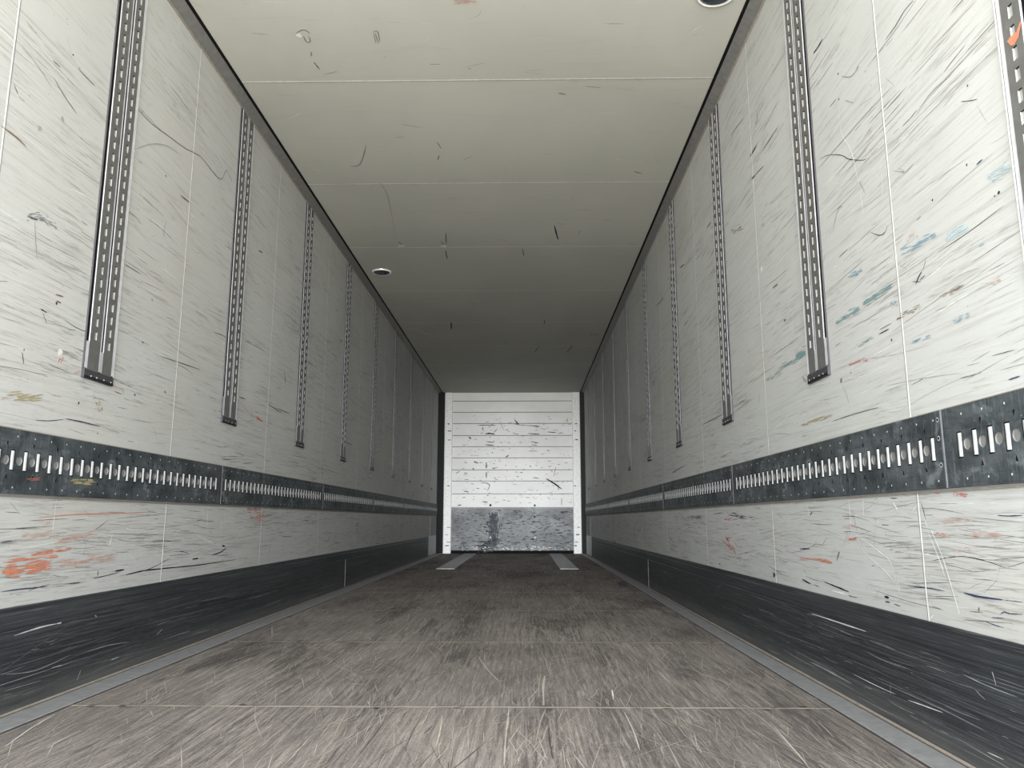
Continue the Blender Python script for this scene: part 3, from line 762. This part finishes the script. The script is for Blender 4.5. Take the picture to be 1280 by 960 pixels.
for px, w_, mat in (([(596, 532), (610, 531.5), (620, 532)], 1.2, 'm_black'), ([(606, 542.5), (612, 542), (619, 543)], 2.2, 'm_black'), ([(603, 534), (604, 538)], 1.2, 'm_black'), ([(617, 541), (622, 536)], 1, 'm_dark'),
                    ([(607, 552), (616, 553), (618, 551)], 1.2, 'm_dark'), ([(606, 556), (618, 557)], 1.4, 'm_black'), ([(586, 546), (589, 549)], 2.2, 'm_dark'), ([(659, 532), (675, 533)], 1.2, 'm_black'),
                    ([(660, 542), (675, 543)], 1.6, 'm_black'), ([(663, 552), (674, 554)], 1.2, 'm_dark'), ([(664, 556), (672, 557)], 1, 'm_dark'), ([(684, 540), (696, 541)], 1.2, 'm_black'), ([(697, 542), (704, 541)], 1, 'm_dark'),
                    ([(643, 525), (649, 531)], 1.6, 'm_black'), ([(645, 531), (660, 532)], .9, 'm_dark'), ([(632, 572), (636, 569)], 2, 'm_dark'), ([(592, 577), (598, 579)], 2, 'm_dark'), ([(608, 578), (608, 586)], 2.4, 'm_grey'),
                    ([(608, 590), (608, 598)], 2.2, 'm_grey'), ([(604, 603), (612, 606), (609, 614)], 1.2, 'm_dark'), ([(615, 585), (619, 586)], 2, 'm_grey'), ([(580, 614), (586, 615)], 2, 'm_grey'), ([(570, 592), (575, 589)], 1, 'm_dark'),
                    ([(682, 598), (692, 604), (703, 612)], 2.2, 'm_black'), ([(698, 606), (698, 613)], 1.2, 'm_black'), ([(695, 583), (692, 596)], 1, 'm_grey'), ([(702, 622), (702, 632)], 1, 'm_dark'), ([(603, 627), (610, 628)], 2, 'm_grey'),
                    ([(572, 632), (577, 631)], 1.4, 'm_black'), ([(591, 585), (592, 587)], 1.8, 'm_black'), ([(662, 582), (664, 584)], 1.4, 'm_dark'), ([(666, 597), (674, 598)], 1.4, 'm_grey'), ([(709, 523), (709, 528)], 1, 'm_dark'),
                    ([(660, 564), (672, 564)], 1.2, 'm_mid'), ([(624, 525), (630, 538)], .8, 'm_mid'), ([(615, 565), (616, 567)], 1.4, 'm_dark')):
    BS(px, w_, mat)
BSc([(563, 541), (563.5, 541)], 1, 'm_dark', 1, .2)
for u in (613, 668.5): blob(mb, 'B', u, 631.5, 1.5, 'm_black', .0168)
rb = random.Random(8)
for _ in range(230):
    u, v = rb.uniform(568, 714), rb.uniform(520, 632); l = rb.uniform(1, 5)
    BS([(u, v), (u + l, v + rb.uniform(-.6, .6))], rb.uniform(.4, 1.0), rb.choice(('m_dark', 'm_grey', 'm_mid', 'm_black')))
wb = struct(mb.build('wall_back'))
mb = MB()
mb.box((-1.25, Y1 - .024, .05), (.80, Y1 - .002, .742), 'kick')
mb.box((-1.25, Y1 - .024, .0), (.80, Y1 - .002, .05), 'black')
for _ in range(520):
    u, v = rb.uniform(565, 716), rb.uniform(638, 684); l = rb.uniform(1, 6)
    stroke(mb, 'B', [(u, v), (u + l, v + rb.uniform(-.5, .5))], rb.uniform(.4, 1.3), rb.choice(('m_black', 'm_dark', 'm_dark', 'm_kd', 'm_kd', 'm_mid')), .0255)
for _ in range(150):
    u, v = rb.uniform(566, 713), rb.gauss(685, 1.6)
    stroke(mb, 'B', [(u, v), (u + rb.uniform(.6, 3), v + rb.uniform(-.3, .3))], rb.uniform(.5, 1.5), rb.choice(('m_lite', 'm_mid', 'm_kd')), .0262 + rb.random() * .0004)
for u, v, l in ((607, 664, 8), (662, 665, 9), (696, 666, 8), (700, 640, 12)): stroke(mb, 'B', [(u, v), (u + l, v)], 1.5, 'm_black', .0265)
for u in (613, 668.5): blob(mb, 'B', u, 646, 1.3, 'm_black', .0268); blob(mb, 'B', u, 672, 1.2, 'm_lite', .0268)
for _ in range(260):     # dark rubbed patch
    u, v = rb.gauss(617, 3.2), rb.uniform(640, 680); stroke(mb, 'B', [(u, v), (u + rb.uniform(-.6, .6), v + rb.uniform(2, 6))], rb.uniform(.9, 1.8), 'm_kd', .0255)
for _ in range(160):
    u, v = rb.gauss(606, 5), rb.uniform(676, 690); stroke(mb, 'B', [(u, v), (u + rb.uniform(2, 5), v + rb.uniform(-.5, .5))], rb.uniform(.5, 1.2), rb.choice(('m_black', 'm_kd')), .0257)
kp = mb.build('kick_plate', wb); kp['label'] = 'grey scuffed kick plate below the white boards'

for nm, xa, xb in (('trim_5', -1.368, -1.236), ('trim_6', .792, .925)):
    mb = MB()
    mb.extrude([(xa, Y1), (xa, Y1 - .045), (xa + .01, Y1 - .055), (xb - .01, Y1 - .055), (xb, Y1 - .045), (xb, Y1)], 'z', 0, CEIL - .002, 'postw')
    for z in (2.14, 2.02, 1.87, 1.1, .42, .30, .18, .12):
        x = rb.uniform(xa + .01, xb - .06)
        mb.box((x, Y1 - .0562, z), (x + rb.uniform(.03, .06), Y1 - .0552, z + rb.uniform(.008, .02)), rb.choice(('m_dark', 'm_black')))
    struct(mb.build(nm))
for nm, xa, xb in (('trim_7', WL, -1.368), ('trim_8', .925, WR)):
    mb = MB(); xm = (xa + xb) / 2
    mb.extrude([(xa, Y1), (xa, Y1 - .18 if xa < 0 else Y1 - .05), (xm, Y1 - .12), (xb, Y1 - .05 if xa < 0 else Y1 - .18), (xb, Y1)], 'z', 0, CEIL - .002, 'postd')
    struct(mb.build(nm))
# pale plates at the foot of the side walls beside the bulkhead
for nm, s in (('trim_9', 1), ('trim_10', -1)):
    mb = MB(); x0 = WL if s > 0 else -WR
    mb.box((x0, 11.75, .013), (x0 + .006, 12.78, .30), 'scuffplate')
    mb.box((x0 + .006, 11.80, .02), (x0 + .0065, 11.83, .29), 'm_lite')
    mb.box((x0, 12.0, .31), (x0 + .004, 12.78, .60), 'm_mid')
    struct(mb.build(nm, mirror=(s < 0)))

# ------------------------------------------------------------------ vertical slotted rails
RZ0, RZ1 = 1.010, CEIL - .042
def slot_plate(mb, u0, u1, z0, z1, n, slots, su0, su1, mat, inn, back=.0018):
    """plate in the plane x=n with rectangular slots sunk to x=back"""
    zs = [z0]
    for a, b in slots: zs += [a, b]
    zs.append(z1)
    for i in range(len(zs) - 1):
        a, b = zs[i], zs[i + 1]
        if i % 2 == 0:
            mb.face([(n, u0, a), (n, u1, a), (n, u1, b), (n, u0, b)], mat)
        else:
            mb.face([(n, u0, a), (n, su0, a), (n, su0, b), (n, u0, b)], mat)
            mb.face([(n, su1, a), (n, u1, a), (n, u1, b), (n, su1, b)], mat)
            mb.face([(back, su0, a), (back, su1, a), (back, su1, b), (back, su0, b)], inn)
            for p, q, mm in (((su0, a), (su1, a), inn), ((su1, a), (su1, b), inn), ((su1, b), (su0, b), 'black'), ((su0, b), (su0, a), 'black')):  # upper and near slot sides black, the rest pale: shade painted in
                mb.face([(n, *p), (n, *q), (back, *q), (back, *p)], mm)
    for u in (u0, u1):
        mb.face([(n, u, z0), (n, u, z1), (0, u, z1), (0, u, z0)], mat)
    for z in (z0, z1):
        mb.face([(n, u0, z), (n, u1, z), (0, u1, z), (0, u0, z)], mat)

def make_rail(right):
    root = bpy.data.objects.new('slotted_wall_rail', None); C.objects.link(root)
    W = .186; h = W / 2
    U = lambda t: t - h
    zb, zt = 0.0, RZ1 - RZ0          # local heights, origin at the foot of the rail
    zj = .125                        # the plain foot of the rail
    mb = MB()                        # profile body: lips and ramps
    mb.box((0, U(0), zb), (.0030, U(.190), zt), 'raildark')
    mb.box((.003, U(0), zb), (.0055, U(.003), zt), 'raildark')
    mb.box((.003, U(.1805), zb), (.0060, U(.1840), zt), 'raildark')
    mb.build('channel', root, right)
    def ramp(t0, t1, n0, n1, za, zc):
        m2 = MB()
        a, b = U(t0), U(t1)
        m2.face([(n0, a, za), (n1, b, za), (n1, b, zc), (n0, a, zc)], 'railrib')
        m2.face([(n1, b, za), (.003, b, za), (.003, b, zc), (n1, b, zc)], 'railrib')
        m2.face([(n0, a, za), (n1, b, za), (.003, b, za), (.003, a, za)], 'railrib')
        m2.face([(n0, a, zc), (n1, b, zc), (.003, b, zc), (.003, a, zc)], 'railrib')
        return m2
    mr_ = MB()
    def addm(m2):
        i = len(mr_.v); mr_.v += m2.v; k = mr_.mi('railrib')
        for f in m2.f: mr_.f.append(tuple(i + j for j in f)); mr_.m.append(k)
    # near edge, middle and far edge silver ribs; foot section is a wide bright bar
    addm(ramp(.0165, .019, .0055, .0080, zj, zt)); addm(ramp(.0045, .018, .0048, .0076, .034, zj))
    addm(ramp(.0855, .0925, .0075, .0086, .034, zt)); addm(ramp(.1065, .109, .0055, .0080, zj - .02, zt)); addm(ramp(.095, .108, .0048, .0076, .034, zj - .02))
    addm(ramp(.167, .178, .0064, .0090, .034, zt))
    rb_ = mr_.build('rib', root, right); rb_['label'] = 'bright aluminium ribs of the rail'
    mg = MB()  # black strips stand in for the shade down in the rail grooves
    mg.box((.003, U(.0035), zj), (.0042, U(.0162), zt), 'black')
    mg.box((.003, U(.0930), zj - .02), (.0042, U(.1062), zt), 'black')
    mg.build('groove_shade', root, right)
    for k, (t0, t1) in enumerate(((.019, .0855), (.109, .167))):
        sl = []; z = zj + .002 + (.018 if k else .0) + (0 if k else .012)
        if k: z = zj - .006
        else: z = zj + .012
        while z + .032 < zt - .01:
            sl.append((z, z + .028)); z += .0465
        c = (t0 + t1) / 2
        mp = MB(); slot_plate(mp, U(t0), U(t1), .030, zt, .0078, sl, U(c - .0075), U(c + .0065), 'railface', 'slotin', .0036)
        mp.build('slotted_strip', root, right)
    me = MB()
    me.box((.003, U(.002), 0), (.0094, U(.184), .030), 'raildark')
    me.box((.0094, U(.002), .0), (.0098, U(.184), .009), 'm_black')
    for t in (.04, .075, .12, .165):
        me.box((.0094, U(t), .009), (.0099, U(t + .006), .013), 'rivet')
    me.build('end_cap', root, right)
    ms = MB(); ms.box((0, U(.184), 0), (.0042, U(.192), zt), 'seam'); ms.build('edge_sealant', root, right)
    return root

def copy_tree(o, parent=None):
    c = o.copy(); C.objects.link(c); c.parent = parent
    for ch in o.children: copy_tree(ch, c)
    return c

RY = [1.378, 2.565, 3.745, 4.948, 6.143, 7.33, 8.53, 9.73, 10.92, 12.10]
lab_l = ['grey slotted vertical rail on the left wall nearest the open doors',
         'largest slotted vertical rail on the left wall, orange rub beside its foot',
         'slotted vertical rail on left wall, where the long thin crack ends',
         'slotted vertical rail on left wall, third from the left photo edge',
         'slotted vertical rail on left wall, fourth from the left photo edge',
         'slotted vertical rail on left wall, fifth from the left photo edge',
         'thin looking slotted rail on the left wall, fourth from the corner post of the bulkhead',
         'thin dark slotted rail on the left wall, third from the corner post of the bulkhead',
         'faint slotted rail on the left wall, second from the corner post of the bulkhead',
         'last faint slotted rail on the left wall, right beside the bulkhead corner']
lab_r = ['big slotted rail cut off by the right edge of the photo, smeared with orange paint',
         'large complete slotted vertical rail on right wall between blue rub marks',
         'slotted vertical rail on right wall, third from the right photo edge',
         'slotted vertical rail on right wall, fourth from the right photo edge',
         'slotted vertical rail on right wall, fifth from the right photo edge',
         'narrow looking slotted rail on the right wall, sixth from the right edge of the photo',
         'thin dark slotted rail on the right wall, fourth from the bulkhead corner',
         'thin dark slotted rail on the right wall, third from the bulkhead corner',
         'faint slotted rail on the right wall, second from the bulkhead corner',
         'last faint slotted rail on the right wall, right beside the bulkhead corner']
for right, labs, x in ((False, lab_l, WL), (True, lab_r, WR)):
    proto = make_rail(right)
    for i, y in enumerate(RY):
        o = proto if i == 0 else copy_tree(proto)
        o.location = (x, y, RZ0)
        tag(o, labs[i], 'rail', 'slotted vertical rails on the %s wall' % ('right' if right else 'left'))
        if i == 0 and right:
            first_right = o
# orange paint on the nearest right rail
mp = MB()
def on_rail(u, v, n=.0086):
    r = ray(u, v); t = (WR - n) / r[0]
    return (-n, r[1] * t - RY[0], r[2] * t + EYE - RZ0)
mp.face([on_rail(*p) for p in ((1259, 52), (1262, 47), (1269, 41), (1273, 37), (1272, 48), (1268, 56), (1263, 57))], 'm_orange')
mp.face([on_rail(*p, .0100) for p in ((1271, 38), (1275, 27), (1277, 28), (1274, 40), (1273, 50))], 'm_orange')

# ------------------------------------------------------------------ horizontal lashing tracks
SEG = 1.870; PIT = .0584; NB = 31
def make_track(right):
    root = bpy.data.objects.new('lashing_track', None); C.objects.link(root)
    H = TRK1 - TRK0; F = .0105; BK = .003
    mb = MB()
    zc = H / 2 + .003; sh = .030; u = .003; r = .0135
    first = .055
    z0, z1 = 0.0, H
    def quad(u0, u1, a, b, n=F, mat='track'): mb.face([(n, u0, a), (n, u1, a), (n, u1, b), (n, u0, b)], mat)
    u_prev = .0
    for k in range(NB):
        c = first + k * PIT
        s0, s1 = c - .0095, c + .0095
        quad(u_prev, s0, z0, zc - sh) if False else None
        # plate between the previous slot and this one
        if k == 0:
            quad(0, s0, z0, z1)
        else:
            a0, a1 = u_prev, s0                  # cell holding a round hole
            m = (a0 + a1) / 2; hh = .019
            quad(a0, a1, z0, zc - hh); quad(a0, a1, zc + hh, z1)
            nseg = 16
            for j in range(nseg):
                t0 = 2 * math.pi * j / nseg; t1 = 2 * math.pi * (j + 1) / nseg
                def cir(t, rr=r): return (m + rr * math.cos(t), zc + rr * math.sin(t))
                def sq(t):
                    cx, sx = math.cos(t), math.sin(t); hw = (a1 - a0) / 2
                    k_ = min(hw / abs(cx) if abs(cx) > 1e-6 else 9, hh / abs(sx) if abs(sx) > 1e-6 else 9)
                    return (m + k_ * cx, zc + k_ * sx)
                # corners are filled by adding the rectangle corner when the side changes
                p0, p1 = sq(t0), sq(t1)
                pts = [cir(t0), p0]
                if abs(p0[0] - p1[0]) > 1e-5 and abs(p0[1] - p1[1]) > 1e-5:
                    pts.append((m + math.copysign((a1 - a0) / 2, math.cos((t0 + t1) / 2)), zc + math.copysign(hh, math.sin((t0 + t1) / 2))))
                pts += [p1, cir(t1)]
                mb.face([(F, *p) for p in pts], 'track')
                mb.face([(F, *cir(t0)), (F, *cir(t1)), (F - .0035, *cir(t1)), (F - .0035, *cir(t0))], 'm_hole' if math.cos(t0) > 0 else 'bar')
            mb.face([(F - .0035, m + r * math.cos(2 * math.pi * j / 16), zc + r * math.sin(2 * math.pi * j / 16)) for j in range(16)], 'm_hole')
        quad(s0, s1, z0, zc - sh); quad(s0, s1, zc + sh, z1)
        quad(s0, s1, zc - sh, zc + sh, BK, 'black')
        for ss in (s0, s1): mb.face([(F, ss, zc - sh), (F, ss, zc + sh), (BK, ss, zc + sh), (BK, ss, zc - sh)], 'black')
        for zz in (zc - sh, zc + sh): mb.face([(F, s0, zz), (F, s1, zz), (BK, s1, zz), (BK, s0, zz)], 'black')
        u_prev = s1
        # wedge shaped dimples above and below every second slot
        if k % 2 == 1:
            for sg in (1, -1):
                zz = zc + sg * .042; uu = c - .029 if sg > 0 else c - .022
                mb.face([(F + .0006, uu - .005, zz + sg * .010), (F + .0006, uu + .004, zz + sg * .009), (F + .0006, uu + .001, zz - sg * .006)], 'black')
                mb.face([(F + .0012, uu - .007, zz + sg * .010), (F + .0004, uu - .005, zz + sg * .010), (F + .0004, uu + .001, zz - sg * .007), (F + .0012, uu - .001, zz - sg * .007)], 'rivet')
    quad(u_prev, SEG - .004, z0, z1)
    e = SEG - .004
    for z in (z0, z1): mb.face([(0, 0, z), (F, 0, z), (F, e, z), (0, e, z)], 'track')
    for uu in (0, e): mb.face([(0, uu, z0), (F, uu, z0), (F, uu, z1), (0, uu, z1)], 'track')
    for j in range(23):
        for z in (.018, H - .020): disc(mb, (F + .0008, .04 + j * .0795, z), .0028, 'x', 'rivet', 8)
    mb.build('track_plate', root, right)
    # silver bowed bars over the slots
    bm = MB(); hw, hz = .0093, .0268; ns = 6
    P = []
    for j in range(ns + 1):
        a = math.pi * j / ns
        P.append((F - .0046 + .0062 * math.sin(a), -hw * math.cos(a)))
    for j in range(ns):
        bm.face([(*P[j], -hz), (*P[j + 1], -hz), (*P[j + 1], hz), (*P[j], hz)], 'bar')
    for z in (-hz, hz): bm.face([(*p, z) for p in P], 'bar')
    bar = None
    for k in range(NB):
        if bar is None:
            bar = bm.build('slot_bar', root, right); b = bar
        else:
            b = bar.copy(); C.objects.link(b); b.parent = root
        b.location = (0, first + k * PIT, zc)
    # worn joint edge with four screws
    jm = MB()
    jm.box((F, .003, .001), (F + .0008, .009, H - .001), 'm_bluegrey')
    for du, z in ((.022, .055), (.022, .118), (.020, .162)):
        disc(jm, (F + .0013, du, z), .0042, 'x', 'black', 8); disc(jm, (F + .0010, du, z), .0062, 'x', 'bar', 8)
    jm.build('joint_strip', root, right)
    return root

ln_ = ['just beyond the left photo edge', 'in the foreground, with a yellow stain', 'second from the left photo edge',
       'third from the left photo edge', 'fourth from the left photo edge', 'second from the bulkhead', 'ending at the bulkhead corner']
rn_ = ['cut off by photo edge, with the largest bars', 'second from the right photo edge', 'third from the right photo edge', 'fourth from the right photo edge',
       'fifth from the right photo edge', 'second from the bulkhead', 'ending at the bulkhead corner']
for right, x, labs in ((False, WL, ln_), (True, WR, rn_)):
    proto = make_track(right); first_used = False
    for i in range(7):
        o = proto if not first_used else copy_tree(proto)
        first_used = True
        o.location = (x, 1.818 + SEG * (i - 1), TRK0)
        side = 'right' if right else 'left'
        tag(o, 'dark lashing track on the %s wall, %s' % (side, labs[i]), 'lashing track', 'lashing track lengths along the %s wall' % side)
        if not right and i == 1: tl = o
# the two stains on the left foreground track
mk = MB(); 
def on_trk(u, v, right, base, n=.0112):
    r = ray(u, v); xx = (WR - n) if right else (WL + n); t = xx / r[0]
    return ((-n if right else n), r[1] * t - base.location[1], r[2] * t + EYE - base.location[2])
for _ in range(26):
    u = random.uniform(88, 112); v = 602 + random.uniform(-3.5, 3.5) + (u - 100) * .04; l = random.uniform(3, 8)
    mk.face([on_trk(u, v - .5, False, tl, .0112 + random.random() * .0004), on_trk(u + l, v - .3, False, tl), on_trk(u + l + 1, v + .5, False, tl), on_trk(u - 1, v + .6, False, tl)], 'm_yel')
ys = mk.build('paint_stain', tl); ys['label'] = 'yellow stain'
mk = MB()
for a, b, c in ((34, 46, 598.5), (38, 49, 600), (46, 50, 597.5)):
    mk.face([on_trk(a, c, False, tl), on_trk(b, c - .7, False, tl), on_trk(b, c + .2, False, tl), on_trk(a, c + .8, False, tl)], 'm_red')
ys = mk.build('paint_stain', tl); ys['label'] = 'red smear'
ps = mp.build('paint_smear', first_right); ps['label'] = 'orange paint smear'

# pale sealant line along track edges
for nm, s in (('trim_11', 1), ('trim_12', -1)):
    mb = MB(); x0 = WL if s > 0 else -WR
    mb.box((x0, Y0, TRK1), (x0 + .003, Y1 - .2, TRK1 + .004), 'bead')
    mb.box((x0, Y0, TRK0 - .008), (x0 + .004, Y1 - .2, TRK0 - .004), 'bead')
    struct(mb.build(nm, mirror=(s < 0)))

# ------------------------------------------------------------------ ceiling lamps
def lamp(loc, label):
    root = thing('ceiling_lamp', loc, label, 'lamp', 'round ceiling lamps')
    def lathe(prof, k, mat, nm):
        m = MB()
        for j in range(k):
            a, b = 2 * math.pi * j / k, 2 * math.pi * (j + 1) / k
            for (r0, z0), (r1, z1) in zip(prof[:-1], prof[1:]):
                q = [(r0 * math.cos(a), r0 * math.sin(a), z0), (r1 * math.cos(a), r1 * math.sin(a), z1), (r1 * math.cos(b), r1 * math.sin(b), z1), (r0 * math.cos(b), r0 * math.sin(b), z0)]
                if r1 < 1e-6: q = [q[0], q[1], q[3]]
                m.face(q, mat)
        return m.build(nm, root, smooth=True)
    lathe([(.086, 0), (.085, -.006), (.078, -.011), (.070, -.008)], 40, 'chrome', 'rim')
    lathe([(.071, -.006), (.060, -.012), (.035, -.017), (0, -.018)], 40, 'lens', 'lens')
lamp((-1.255, 6.46, CEIL), 'round recessed lamp with dark lens on the dim ceiling beside the left wall')
lamp((.795, 2.862, CEIL), 'round recessed lamp with pale rim cut by the top photo edge beside the right wall')

# ------------------------------------------------------------------ metal plates on the floor by the bulkhead
for xa, xb, lab in ((-1.012, -.805, 'long grey metal plate on the dark floor, left one before the bulkhead'), (.386, .595, 'long grey metal plate on the dark floor, right one before the bulkhead')):
    mb = MB(); L_ = Y1 - .06 - 8.90; w2 = (xb - xa) / 2
    mb.extrude([(-w2, 0), (-w2 + .004, .005), (w2 - .004, .005), (w2, 0)], 'y', 0, L_, 'plate')
    for j in range(7):
        for sx in (-1, 1): disc(mb, (sx * (w2 - .02), .04 + j * (L_ - .08) / 6, .0056), .006, 'z', 'm_dark', 8)
    o = mb.build('floor_plate'); o.location = ((xa + xb) / 2, 8.90, 0)
    tag(o, lab, 'metal plate', 'metal floor plates at the far end')
